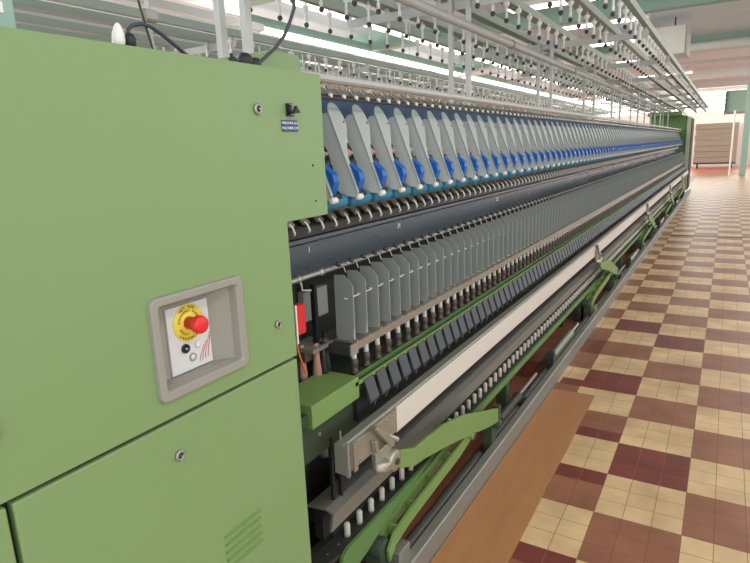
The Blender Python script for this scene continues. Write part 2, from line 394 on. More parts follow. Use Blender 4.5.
def arc_text(s, rad, a0, a1, size, top=True):
    for k, c in enumerate(s):
        if c == ' ': continue
        a = a0+(a1-a0)*k/(len(s)-1)
        r = (0, math.sin(a), math.cos(a)) if top else (0, -math.sin(a), -math.cos(a))
        u = (0, math.cos(a), math.sin(a)); u = (0, math.cos(a), math.sin(a)) if top else (0, -math.cos(a), -math.sin(a))
        r = (0, math.sin(a), -math.cos(a)) if top else (0, -math.sin(a), math.cos(a))
        text('disc_text', c, size, (PX+.0018, ey+rad*math.cos(a), ez+rad*math.sin(a)), r, u, INK, pan)
arc_text('NOT AUS', .0300, math.radians(125), math.radians(62), .0078)
arc_text('EMERGENCY STOP', .0225, math.radians(170), math.radians(25), .0066)
arc_text('ARRET', .0225, math.radians(205), math.radians(258), .0062, False)
arc_text('URGENCE', .0300, math.radians(225), math.radians(300), .0066, False)
MB().lathe((PX+.0016, ey, ez), (1, 0, 0), [(0, .012), (.020, .012), (.020, .0145), (.023, .0165), (.031, .0172), (.035, .016), (.037, .012), (.0375, .001)], RED, 32).build('stop_button', pan, label='red mushroom stop button')
MB().lathe((PX, .683, 1.048), (1, 0, 0), [(0, .0088), (.004, .0085), (.004, .006), (.002, .0058)], BLACK, 20).lathe((PX+.001, .683, 1.048), (1, 0, 0), [(0, .003), (.005, .0025)], STEEL, 10).build('key_switch', pan, label='black key switch')
MB().lathe((PX, .713, 1.048), (1, 0, 0), [(0, .0072), (.003, .0068), (.005, .004)], WHITE, 20).build('push_button', pan, label='white push button')
MB().lathe((PX, .698, 1.027), (1, 0, 0), [(0, .0078), (.003, .0076), (.003, .006), (.001, .0058)], GREYP, 20).lathe((PX+.0005, .698, 1.027), (1, 0, 0), [(0, .0055), (.002, .005)], LAMPIN, 16).build('push_button', pan, label='pale push button with grey ring')
st = MB()
for k in range(4):
    pts = [(.713+k*.007+.014*(q/6)**1.4, 1.012+k*.0015+(.030+.006*k)*q/6) for q in range(7)]
    for (a, b_), (c, d) in zip(pts, pts[1:]):
        a, c = min(a, .743), min(c, .743)
        st.add([(PX+.0004, a, b_), (PX+.0004, a+.0018, b_), (PX+.0004, c+.0018, d), (PX+.0004, c, d)], [(0, 1, 2, 3)], REDINK)
st.build('red_stripes', pan)

# things on top of the cabinet
t = thing('cable_plug', (-.83, .626, 1.562), 'off-white and black cable plug standing on top of the green cabinet', 'plug')
MB().lathe((-.83, .624, 1.5625), (0, .06, 1), [(0, .008), (.010, .010), (.022, .009), (.033, .005), (.037, .002)], WHITE, 14).build('plug_cap', t, label='off-white cap')
MB().lathe((-.836, .648, 1.5625), (0, .1, 1), [(0, .010), (.018, .010), (.025, .006)], BLACK, 12).build('plug_body', t, label='black body')
tag(MB().tube([(-.838, .648, 1.584), (-.84, .652, 1.594), (-.84, .661, 1.602), (-.84, .677, 1.607), (-.84, .696, 1.606), (-.84, .715, 1.598), (-.84, .734, 1.588), (-.84, .761, 1.573), (-.84, .775, 1.566), (-.84, .80, 1.5655)], .0033, CABLE, 8).build('power_cable'), 'black cable arching from the white plug across the cabinet top', 'cable')
t = thing('cable_gland', (-.84, .92, 1.562), 'black lump of cable glands on the cabinet top beside the creel posts', 'cable gland')
MB().lathe((-.84, .905, 1.562), (.1, .5, .6), [(0, .010), (.010, .015), (.024, .015), (.030, .008)], BLACK, 12).lathe((-.84, .892, 1.565), (0, -.8, .5), [(0, .008), (.014, .009), (.020, .004)], BLACK, 10).lathe((-.84, .935, 1.563), (0, .6, .5), [(0, .012), (.018, .012), (.028, .005)], BLACK, 10).build('gland_body', t)
tag(MB().tube([(-.85, .967, 1.567), (-.85, .972, 1.578), (-.85, .99, 1.590), (-.85, 1.025, 1.613), (-.85, 1.058, 1.641), (-.85, 1.082, 1.674), (-.85, 1.10, 1.705), (-.86, 1.115, 1.75), (-.88, 1.13, 1.85), (-.92, 1.15, 1.98), (-.95, 1.17, 2.08)], .004, CABLE, 8).build('power_cable'), 'dark cable rising in a curve from the cable glands to the creel', 'cable')
t = thing('cable_stay', (-.85, .71, 1.562), 'thin black stay and grey clamp box rising behind the arching cable', 'stay')
MB().tube([(-.85, .707, 1.562), (-.85, .69, 1.63), (-.85, .675, 1.70)], .0022, DSTEEL, 6).build('stay_wire', t)
MB().box(-.862, -.845, .697, .719, 1.616, 1.636, GREYP, ch=.004).build('clamp_box', t)
MB().tube([(-.858, .712, 1.562), (-.858, .708, 1.70)], .0035, LGREY, 8).build('stay_post', t)
t = thing('green_control_box', (-.88, .44, 1.562), 'pale green post at the top left corner of the photo on the cabinet', 'box')
MB().box(-.93, -.85, .38, .482, 1.563, 1.75, TEALB).build('box_body', t, bevel=.003)
MB().box(-.85, -.8485, .452, .466, 1.590, 1.604, WHITE).build('box_label', t)

# ================================================================== RING SPINNING FRAME
frm = thing('ring_spinning_frame', (-1.27, 8.6, 0), 'long ring spinning machine with grey separators and blue-clipped drafting arms beside the tiled aisle', 'spinning machine')
b = MB(); b.box(-1.42, -1.12, 1.0, YE, .12, 1.15, DARK).box(-1.50, -1.04, 1.0, YE, .05, .16, DARK)
for k in range(11): b.box(-1.55, -.99, 1.5+k*1.45, 1.56+k*1.45, 0, .12, GREEND)
b.build('machine_core', frm)
# front green spindle rail with its raised lip
MB().box(-1.12, -.885, .97, YE, .700, .727, GREEND).build('spindle_rail', frm)
lp = MB().box(-.8745, -.870, 1.30, YE, .726, .738, GREENB).box(-.884, -.8745, 1.30, YE, .727, .729, GREEND).box(-.9025, -.899, 1.30, YE, .727, .740, GREENM); lp.build('rail_lip', frm)
MB().box(-1.0, -.87, 1.090, 1.318, .687, .752, GREENB).build('rail_end_box', frm, bevel=.002, label='bright green end box')
MB().box(-.93, -.905, .97, 1.42, .575, .69, GREEND).lathe((-.905, 1.16, .635), (1, 0, 0), [(0, .006), (.003, .005)], STEEL, 8).lathe((-.905, 1.05, .645), (1, 0, 0), [(0, .006), (.003, .005)], STEEL, 8).build('lower_green_beam', frm)
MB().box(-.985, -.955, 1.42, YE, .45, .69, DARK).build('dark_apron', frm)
# flaps under the lip
f = MB(); f.prism([(-.8695, .733), (-.8665, .733), (-.846, .668), (-.850, .658), (-.853, .664)], -.026, .024, FLAP)
hk = MB().tube([(-.868, .031, .700), (-.862, .031, .655), (-.87, .031, .632)], .0028, GALV, 6)
ys = [1.368+.07*k for k in range(212)]
repeat('yarn_flap', f, ys, frm, subs=[('flap_hook', hk, 'light metal hook')])
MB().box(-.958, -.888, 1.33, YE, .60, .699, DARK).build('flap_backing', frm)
# spindles
sp = MB().lathe((-.93, 0, .727), (0, 0, 1), [(0, .015), (.006, .015), (.008, .010), (.024, .010), (.030, .012), (.042, .012), (.048, .009), (.052, .006)], BROWNM, 12)
tp = MB().lathe((-.93, 0, .769), (0, 0, 1), [(0, .0085), (.03, .0082), (.060, .0075), (.10, .0055)], WHITE, 10)
repeat('spindle', sp, [1.388+.07*k for k in range(212)], frm, subs=[('spindle_tube', tp, 'white tube top')])
# ring rail and separators
MB().prism([(-.978, .838), (-.902, .838), (-.899, .835), (-.899, .815), (-.903, .815), (-.903, .832), (-.978, .832)], 1.35, YE, BSTEEL).build('ring_rail', frm)
MB().box(-.978, -.897, 1.315, 1.349, .812, .838, DSTEEL).box(-.899, -.894, 1.32, 1.36, .808, .842, STEEL).build('ring_rail_end', frm)
s = MB(); s.prism([(-.958, .857), (-.952, .846), (-.897, .850), (-.894, 1.018), (-.922, 1.045), (-.956, 1.043)], -.0009, .0009, SEP)
s.box(-.9, -.886, -.003, .006, .846, .852, GALV); s.box(-.894, -.892, -.001, .001, .855, 1.015, ARMTOP)
s.tube([(-.925, .001, .975), (-.912, .001, .975)], .003, WHITE, 6)
ys = [1.344+.07*k for k in range(213)]
repeat('separator_plate', s, ys, frm)
MB().tube([(-.918, 1.36, .972), (-.918, YE, .972)], .0022, WHITE, 6).build('separator_rod', frm, label='thin white rod threading the separators')
# thread guides above the separators
g = MB().lathe((-.962, 0, 1.062), (.3, 0, 1), [(0, .005), (.003, .009), (.010, .009), (.014, .004)], DSTEEL, 8).tube([(-.957, 0, 1.07), (-.945, .004, 1.062), (-.938, .004, 1.045)], .0018, STEEL, 5)
repeat('thread_guide', g, [1.374+.07*k for k in range(212)], frm)
MB().tube([(-.978, .97, 1.056), (-.978, YE, 1.056)], .0075, STEEL, 10).build('guide_tube', frm, label='polished steel tube')
MB().lathe((-.978, 1.20, 1.056), (0, 1, 0), [(0, .011), (.012, .011)], STEEL, 10).build('tube_collar', frm)
c = MB().lathe((-.978, 1.30, 1.056), (0, 1, 0), [(0, .011), (.022, .011)], STEEL, 10)
c.build('tube_collar', frm)
MB().tube([(-.975, 1.21, 1.05), (-.97, 1.21, 1.025), (-.955, 1.23, 1.022)], .004, STEEL, 6).build('tube_hook', frm)
# long blue grey beam with station numbers
bm = MB().prism([(-1.075, 1.020), (-1.058, 1.026), (-1.055, 1.128), (-1.045, 1.136), (-1.045, 1.146), (-1.11, 1.150), (-1.11, 1.020)], 1.0, YE, BEAM)
bmo = bm.build('numbered_beam', frm)
for yy, tx in ((1.362, '1'), (1.925, '24'), (3.045, '25'), (5.3, '49'), (7.6, '73')):
    text('station_number', tx, .026, (-1.0545, yy, 1.108), (0, 1, 0), (0, 0, 1), WINK, bmo, label='white station number')
# bracket shelf and hooks under the rollers
MB().prism([(-1.12, 1.150), (-1.055, 1.150), (-1.052, 1.176), (-1.058, 1.182), (-1.12, 1.20)], 1.0, YE, DSTEEL).build('guide_shelf', frm)
g = MB().prism([(-1.10, 1.232), (-1.05, 1.186), (-1.046, 1.190), (-1.096, 1.240)], -.010, .022, BSTEEL)
g2 = MB().tube([(-1.05, 0, 1.196), (-1.04, 0, 1.186), (-1.036, .004, 1.170), (-1.043, .008, 1.164)], .0035, WHITE, 6)
repeat('yarn_guide', g, [1.273+.07*k for k in range(214)], frm, subs=[('guide_hook', g2, 'white hook')])
MB().box(-1.16, -1.10, 1.0, YE, 1.15, 1.26, DARK).build('roller_beam', frm)
MB().tube([(-1.055, 1.12, 1.222), (-1.055, YE, 1.222)], .011, BSTEEL, 10).build('bottom_roller', frm)
MB().box(-1.20, -1.125, 1.0, YE, 1.26, 1.47, DARK).build('drafting_back', frm)
MB().prism([(-1.125, 1.46), (-1.12, 1.46), (-1.10, 1.56), (-1.105, 1.56)], 1.0, YE, NAVY).build('blue_back_panel', frm)
# drafting arms: slope from T (upper, back) to B (lower, front)
T = Vector((-1.056, 0, 1.510)); Bv = Vector((-.964, 0, 1.270)); S = (Bv-T).normalized(); Nn = Vector((S.z, 0, -S.x))   # Nn points back and down
if Nn.x > 0: Nn = -Nn
def P3(s, y, d): q = T+S*s+Nn*d; return (q.x, y, q.z)
L = (Bv-T).length
a = MB()
# side cheek facing the camera
ck = [(.0, 0), (L+.004, 0), (L+.010, .016), (L-.010, .058), (L-.035, .066), (L-.075, .054), (.10, .050), (.06, .060), (.012, .050), (-.006, .022)]
vs = [P3(s, 0, d) for s, d in ck]+[P3(s, .0016, d) for s, d in ck]; n = len(ck)
a.add(vs, [tuple(range(n)), tuple(range(2*n-1, n-1, -1))]+[(i, i+n, (i+1) % n+n, (i+1) % n) for i in range(n)], ARM)
# top cover: wide rounded tongue at the upper end narrowing down the arm
tp = [(-.004, 0), (-.022, .010), (-.032, .022), (-.035, .034), (-.031, .048), (-.018, .062), (.006, .074), (.035, .078), (.055, .070), (.085, .052), (.11, .036), (.14, .022), (.20, .014), (L+.002, .010), (L+.002, 0)]
vs = [P3(s, y, -.0012) for s, y in tp]+[P3(s, y, .0010) for s, y in tp]; n = len(tp)
a.add(vs, [tuple(range(n)), tuple(range(2*n-1, n-1, -1))]+[(i, i+n, (i+1) % n+n, (i+1) % n) for i in range(n)], ARMTOP)
# light raised fold between cheek and cover
e = [P3(-.004, -.0012, -.0022), P3(L+.004, -.0012, -.0022)]
a.tube(e, .0019, ARMTOP, 6)
a.lathe(P3(.030, .066, -.001), tuple(-Nn), [(0, .0035), (.002, .003)], DSTEEL, 8)
# inner far cheek
vs = [P3(s, .0096, d) for s, d in ck]+[P3(s, .011, d) for s, d in ck]; n = len(ck)
a.add(vs, [tuple(range(n)), tuple(range(2*n-1, n-1, -1))]+[(i, i+n, (i+1) % n+n, (i+1) % n) for i in range(n)], ARM)
rl = MB()
def roll(s, d, r, y0, y1, m):
    q = P3(s, y0, d); rl.lathe(q, (0, 1, 0), [(0, r*.7), (.003, r), (y1-y0-.003, r), (y1-y0, r*.7)], m, 12)
roll(.125, .018, .014, .020, .060, PINK); roll(.125, .018, .006, .060, .085, STEEL)
roll(.158, .016, .010, .018, .072, BLACK); roll(.182, .016, .009, .018, .060, WHITE)
roll(.205, .018, .008, .02, .09, DSTEEL); roll(.085, .02, .009, .04, .075, WHITE)
roll(.105, .03, .010, .03, .09, BLACK); roll(.268, .02, .010, .02, .05, WHITE); roll(.255, .03, .010, .05, .09, BLACK)
cl = MB()
cp = [(.164, .000), (.182, -.010), (.204, -.022), (.224, -.019), (.246, -.002), (.254, .010), (.242, .020), (.176, .022)]
vs = [P3(s, .012, d) for s, d in cp]+[P3(s, .040, d) for s, d in cp]; n = len(cp)
cl.add(vs, [tuple(range(n)), tuple(range(2*n-1, n-1, -1))]+[(i, i+n, (i+1) % n+n, (i+1) % n) for i in range(n)], BLUE)
tl = MB()
q = P3(L+.008, .015, .050); tl.lathe(q, (0, 1, 0), [(0, .012), (.004, .022), (.055, .023), (.095, .022), (.112, .020), (.118, .010)], TEAL, 14)
tl.lathe(P3(L-.022, .02, .045), (0, 1, 0), [(0, .008), (.03, .010), (.034, .004)], WHITE, 8)
ARMY = [1.36+.14*k for k in range(106)]
repeat('drafting_arm', a, ARMY, frm, subs=[('top_roller', rl, 'pinkish rubber and black rollers'), ('pressure_clip', cl, 'bright blue plastic clip'), ('clearer_roller', tl, 'teal clearer roller')])
# roving guide rods and the grey tube above the arms
rg = MB().tube([(-1.03, 0, 1.563), (-1.075, .05, 1.588)], .0045, STEEL, 6)
rg.lathe((-1.022, 0, 1.548), (0, 0, 1), [(0, .005), (.004, .007), (.010, .007), (.014, .003)], WHITE, 8)
rg.tube([(-1.06, -.02, 1.575), (-1.11, .03, 1.575)], .004, GALV, 6)
repeat('roving_guide', rg, [1.12+.07*k for k in range(216)], frm)
MB().tube([(-1.022, 1.05, 1.548), (-1.022, YE, 1.548)], .0045, DSTEEL, 8).tube([(-1.075, 1.05, 1.562), (-1.075, YE, 1.562)], .005, DSTEEL, 8).build('guide_rod', frm)
MB().prism([(-1.025, 1.592), (-1.012, 1.586), (-1.0, 1.587), (-.994, 1.594), (-.998, 1.606), (-1.01, 1.612), (-1.07, 1.622), (-1.07, 1.610), (-1.03, 1.606)], 1.114, YE, LGREY).build('cover_tube', frm, label='light grey rounded cover rail')
MB().box(-1.46, -1.08, 1.2, YE, 1.56, 1.585, LGREY).build('top_shelf', frm)
# rear half, plainly seen from nowhere near
MB().prism([(-1.46, 1.585), (-1.60, 1.30), (-1.60, .70), (-1.42, .70), (-1.42, 1.56)], 1.2, YE, ARM).build('rear_cover', frm)
# inner fittings between cabinet and first separator
it = MB().box(-1.04, -1.02, 1.20, 1.24, .30, 1.035, BLACK); it.build('black_post', frm)
MB().box(-1.010, -.996, 1.295, 1.31, .728, 1.022, BLACK).build('thin_black_post', frm)
MB().box(-1.0, -.975, 1.182, 1.222, .900, .985, RED, ch=.004).box(-.975, -.971, 1.176, 1.182, .880, .990, WHITE).build('red_lever', frm, label='red plastic lever with a white strip')
MB().tube([(-.975, 1.175, .885), (-.972, 1.18, .85), (-.968, 1.19, .81), (-.965, 1.195, .79)], .003, ORANGE, 6).build('orange_wire', frm, label='orange wire')
MB().box(-1.06, -1.04, 1.30, 1.42, .90, .99, SEP).build('inner_bracket', frm)
MB().box(-1.06, -.97, 1.24, 1.34, .83, .842, GALV).box(-1.06, -1.0, 1.24, 1.5, .80, .83, BROWNM).build('inner_shelf', frm)
q = MB()
for k, (x, y, m) in enumerate([(-1.02, 1.25, PINK), (-.99, 1.28, PINK), (-1.03, 1.38, BLACK), (-1.0, 1.34, DSTEEL), (-.98, 1.30, BLACK)]):
    q.lathe((x, y, .728), (0, 0, 1), [(0, .012), (.03, .014), (.07, .010), (.12, .008)], m, 10)
q.build('drive_parts', frm)
for k in range(5):
    q = MB().lathe((-1.08, 1.28+k*.13, .38+.02*(k % 2)), (0, 0, 1), [(0, .02), (.04, .022), (.05, .012), (.11, .012), (.12, .02)], (PINK, GREYP, DSTEEL)[k % 3], 12)
    q.build('lower_spool', frm)
MB().box(-.912, -.902, 1.205, 1.216, .36, .60, BLACK).box(-.905, -.895, 1.235, 1.243, .38, .50, BLACK).box(-.912, -.895, 1.205, 1.243, .36, .368, BLACK).build('black_hanger', frm)
# folded sheet channel in front of the lower part
MB().prism([(-.965, .396), (-.900, .404), (-.872, .396), (-.884, .332), (-.892, .332), (-.881, .391), (-.901, .398), (-.965, .390)], 1.16, YE, GALV).build('sheet_channel', frm)
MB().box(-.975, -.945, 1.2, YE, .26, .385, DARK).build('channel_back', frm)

# far end cabinet of the machine
t = thing('far_end_cabinet', (-1.27, 16.8, 0), 'small-looking green end cabinet at the far end of the spinning machine', 'machine cabinet')
MB().box(-1.72, -.90, YE+.01, 17.4, 0, 1.93, GREENM).build('cabinet_body', t, bevel=.01)
MB().box(-.90, -.82, YE-.02, 17.4, .15, 1.90, LITPOST).build('front_post', t)
MB().box(-.816, -.80, YE+.1, 17.3, .15, 1.86, DARK).build('edge_strip', t)
MB().box(-1.72, -1.0, YE-.5, 17.3, 1.93, 2.02, GREENB).build('top_cover', t)

# ================================================================== DOFFING BEAM
t = thing('doffing_beam', (-.818, 8.7, .55), 'long cream-faced doffing beam running along the machine at knee height', 'beam')
MB().prism([(-.836, .552), (-.802, .551), (-.802, .636), (-.806, .640), (-.836, .637)], 1.131, YE, GALV).build('beam_body', t)
MB().box(-.801, -.797, 1.404, YE, .553, .634, CREAMW).build('face_strip', t, label='cream painted face')
MB().box(-.812, -.803, 1.404, YE, .543, .5505, REDSTRIP).build('lower_strip', t, label='thin reddish strip')
ep = MB().box(-.801, -.796, 1.15, 1.404, .557, .632, CAST).box(-.796, -.789, 1.155, 1.172, .552, .634, CAST).box(-.801, -.793, 1.131, 1.142, .546, .641, GALV)
ep.box(-.7965, -.7935, 1.18, 1.395, .622, .628, CAST).box(-.7965, -.7935, 1.18, 1.395, .560, .566, CAST)
for yy, zz in ((1.19, .614), (1.19, .574), (1.385, .616), (1.385, .572), (1.24, .618), (1.34, .618)): ep.lathe((-.796, yy, zz), (1, 0, 0), [(0, .0045), (.003, .004)], STEEL, 8)
ep.build('end_plate', t, label='cast metal end plate')
MB().tube([(-.834, 1.16, .63), (-.834, 1.16, .66)], .003, STEEL, 6).build('end_pin', t)

# ================================================================== DOFFER LEVERS
def lever(y0, lab):
    t = thing('doffer_lever', (-.80, y0+.6, 0), lab, 'lever linkage', 'green doffer lever linkages along the doffing beam')
    def Y(y): return y0+(y-1.30)
    # aluminium clamp bracket on the beam face
    k = MB()
    k.prism([(Y(1.245), .640), (Y(1.262), .640), (Y(1.352), .562), (Y(1.352), .540), (Y(1.335), .540)], -.7955, -.775, CAST, axis='x')
    k.prism([(Y(1.248), .600), (Y(1.256), .600), (Y(1.285), .520), (Y(1.262), .520)], -.7955, -.779, CAST, axis='x')
    k.lathe((-.782, Y(1.272), .500), (0, .25, 1), [(0, .028), (.004, .031), (.022, .031), (.028, .026)], CAST, 18)
    k.lathe((-.768, Y(1.330), .503), (1, 0, 0), [(-.022, .032), (.0, .034), (.008, .030), (.010, .012)], CAST, 18)
    k.lathe((-.757, Y(1.330), .503), (1, 0, 0), [(0, .011), (.004, .010)], DSTEEL, 12)
    k.tube([(-.786, Y(1.33), .575), (-.776, Y(1.365), .552)], .009, CAST, 10)
    k.box(-.7955, -.78, Y(1.25), Y(1.34), .50, .56, CAST)
    k.build('clamp_bracket', t, bevel=.002, label='cast aluminium clamp bracket')
    # bent upper arm, a flat green bar
    top = [(1.345, .520), (1.40, .502), (1.477, .469), (1.56, .463), (1.70, .449), (1.881, .406), (2.08, .335), (2.294, .260)]
    bot = [(1.345, .470), (1.39, .445), (1.467, .410), (1.54, .398), (1.72, .355), (1.972, .285), (2.13, .238), (2.296, .197)]
    poly = [(Y(a), b) for a, b in top]+[(Y(a), b) for a, b in reversed(bot)]
    MB().prism(poly, -.786, -.774, GREENB, axis='x').build('upper_arm', t, bevel=.002)
    # ladder-like lower link: two curved cheeks and rungs
    def cheek(x0, x1, th=.009):
        c = [(1.985, .295), (1.88, .268), (1.76, .252), (1.62, .232), (1.50, .214), (1.41, .190), (1.372, .150)]
        lo_ = [(a+.006, b-.046) for a, b in c]
        pl = c+lo_[::-1]; n = len(pl)
        def X(a): return x0+(x1-x0)*(1.985-a)/.6
        vs = [(X(a), Y(a), b) for a, b in pl]+[(X(a)-th, Y(a), b) for a, b in pl]
        return vs, n
    k = MB()
    for x0, x1 in ((-.791, -.822), (-.836, -.866)):
        vs, n = cheek(x0, x1)
        m = len(vs)//2
        h_ = m//2
        for i in range(h_-1):
            a_, b_, c_, d_ = i, i+1, m-2-i, m-1-i
            k.add([vs[a_], vs[b_], vs[c_], vs[d_], vs[a_+m], vs[b_+m], vs[c_+m], vs[d_+m]], [(0, 1, 2, 3), (7, 6, 5, 4), (0, 4, 5, 1), (1, 5, 6, 2), (2, 6, 7, 3), (3, 7, 4, 0)], GREENB)
    for yy, zz in ((1.84, .245), (1.70, .225), (1.56, .205), (1.44, .185)):
        f_ = (1.985-yy)/.6
        k.box(-.838-.03*f_, -.801-.03*f_, Y(yy)-.004, Y(yy)+.004, zz-.025, zz+.012, GREENB)
    k.build('lower_link', t)
    k = MB().lathe((-.862, Y(1.985), .272), (1, 0, 0), [(0, .016), (.088, .016)], GREENB, 14).lathe((-.773, Y(1.985), .272), (1, 0, 0), [(0, .008), (.004, .007)], DSTEEL, 10)
    k.build('pivot_pin', t)
    k = MB().lathe((-.90, Y(1.378), .145), (1, 0, 0), [(0, .035), (.062, .035)], GREEND, 18).box(-.90, -.84, Y(1.35), Y(1.41), .0, .14, GREEND)
    k.box(-.838, -.802, Y(1.40), Y(1.475), .03, .125, CAST); k.box(-.86, -.802, Y(1.39), Y(1.49), 0, .03, GALV)
    k.lathe((-.802, Y(1.43), .08), (1, 0, 0), [(0, .010), (.004, .009)], STEEL, 8)
    k.build('foot_bearing', t, bevel=.002)
    k = MB().box(-.80, -.772, Y(2.27), Y(2.30), .17, .275, GREEND).lathe((-.815, Y(2.285), .19), (1, 0, 0), [(0, .016), (.05, .016)], GREEND, 12).box(-.84, -.80, Y(2.26), Y(2.31), 0, .2, GREEND)
    k.build('end_bearing', t)
for y0, lab in ((1.30, 'nearest green doffer lever linkage with cast clamp at the near end of the cream beam'),
                (4.55, 'second doffer lever linkage along the cream beam, about midway up the photo'),
                (7.75, 'third doffer lever linkage along the cream beam'),
                (10.95, 'fourth doffer lever linkage, second from the far cabinet'),
                (13.9, 'farthest doffer lever linkage close to the far end cabinet')):
    lever(y0, lab)

# ================================================================== PEG CONVEYOR
cv = thing('peg_conveyor', (-.90, 8.7, 0), 'green-sided conveyor with a row of white pegs running along near the floor', 'conveyor')
bt = MB().box(-.935, -.875, 1.24, YE, .236, .250, DSTEEL)
pts = [(-.905, 1.24), (-.906, 1.19), (-.912, 1.14), (-.925, 1.08), (-.945, 1.03), (-.975, .98)]
for (x0, y0), (x1, y1) in zip(pts, pts[1:]):
    bt.add([(x0-.03, y0, .236), (x0+.03, y0, .236), (x1+.03, y1, .236), (x1-.03, y1, .236), (x0-.03, y0, .25), (x0+.03, y0, .25), (x1+.03, y1, .25), (x1-.03, y1, .25)],
           [(0, 3, 2, 1), (4, 5, 6, 7), (0, 1, 5, 4), (1, 2, 6, 5), (2, 3, 7, 6), (3, 0, 4, 7)], DSTEEL)
for x, y in ((-.905, 1.215), (-.91, 1.165), (-.918, 1.115), (-.935, 1.06)): bt.lathe((x, y, .25), (0, 0, 1), [(0, .006), (.003, .005)], BROWNM, 8)
bt.build('conveyor_belt', cv)
pk = MB().lathe((-.902, 0, .250), (0, 0, 1), [(0, .010), (.012, .0095), (.030, .0098), (.040, .0098), (.045, .008), (.047, .003)], PEGM, 12)
repeat('bobbin_peg', pk, [1.262+.07*k for k in range(213)], cv)
MB().prism([(1.165, .20), (1.18, .245), (1.21, .256), (YE, .256), (YE, .224), (1.55, .224), (1.42, .205), (1.30, .175), (1.20, .16)], -.873, -.862, GREENM, axis='x').build('side_beam', cv)
MB().box(-.95, -.937, 1.24, YE, .20, .262, DSTEEL).build('inner_side', cv)
for k in range(8): MB().box(-.93, -.88, 2.7+k*1.9, 2.75+k*1.9, 0, .235, GREEND).build('support_foot', cv)
# shafts lying between conveyor and rail
t = thing('doffer_drive_shaft', (-.835, 8, 0), 'grey drive shaft lying between the conveyor and the floor rail', 'shaft')
LY = [1.30, 4.55, 7.75, 10.95, 13.9]
for j_, y0 in enumerate(LY):
    y2 = LY[j_+1]+.05 if j_ < 4 else YE
    MB().tube([(-.850, y0+.20, .036), (-.850, y0+.94, .036)], .022, SHAFT, 12).build('shaft', t)
    MB().tube([(-.850, y0+1.02, .036), (-.850, y2, .036)], .022, SHAFT, 12).build('shaft', t)
    ya_ = y0+1.5
    MB().box(-.878, -.822, ya_, ya_+.05, 0, .10, GREEND).lathe((-.85, ya_-.02, .07), (0, 1, 0), [(0, .024), (.09, .024)], DSTEEL, 12).build('bearing_block', t)
    ya_ = y0+1.12
    o_ = MB().tube([(-.822, ya_, .14), (-.822, ya_+.30, .14)], .02, DSTEEL, 12).build('air_cylinder', t)
    MB().tube([(-.822, ya_+.30, .14), (-.822, ya_+.62, .14)], .009, GALV, 8).build('piston_rod', o_)
    ya_ = y0+2.1 if j_ < 4 else y0+1.4
    o_ = MB().tube([(-.822, ya_, .13), (-.822, ya_+.5, .13)], .022, GALV, 12).build('air_cylinder', t)
    MB().tube([(-.822, ya_+.5, .13), (-.822, ya_+.72, .13)], .009, STEEL, 8).build('piston_rod', o_)
    MB().box(-.85, -.805, ya_-.04, ya_, 0, .16, DSTEEL).build('cylinder_bracket', t)
# floor rail
t = thing('floor_guide_rail', (-.786, 8, 0), 'long grey metal guide rail on the floor between machine and tiles', 'rail')
k = MB().prism([(-.803, .0), (-.799, 0), (-.799, .086), (-.774, .086), (-.774, .0), (-.768, 0), (-.768, .086), (-.772, .091), (-.803, .091)], .45, 17.6, GALV)
k.build('rail_profile', t)
k = MB()
for j in range(8): k.lathe((-.788, 1.02+.12*j+(2.0*j if j > 3 else 0), .0911), (0, 0, 1), [(0, .004), (.0006, .004)], DSTEEL, 8)
k.build('bolt_hole', t)
# board on the floor
WOOD = mat('scuffed brown board', (176, 124, 80), .45, vary=.16, scale=5, stretch=(5, 1, 1), bump=.1)
tag(MB().box(-.765, -.533, -.5, 3.19, .0008, .006, WOOD).build('floor_board'), 'scuffed brown board lying along the guide rail on the tiles', 'board')

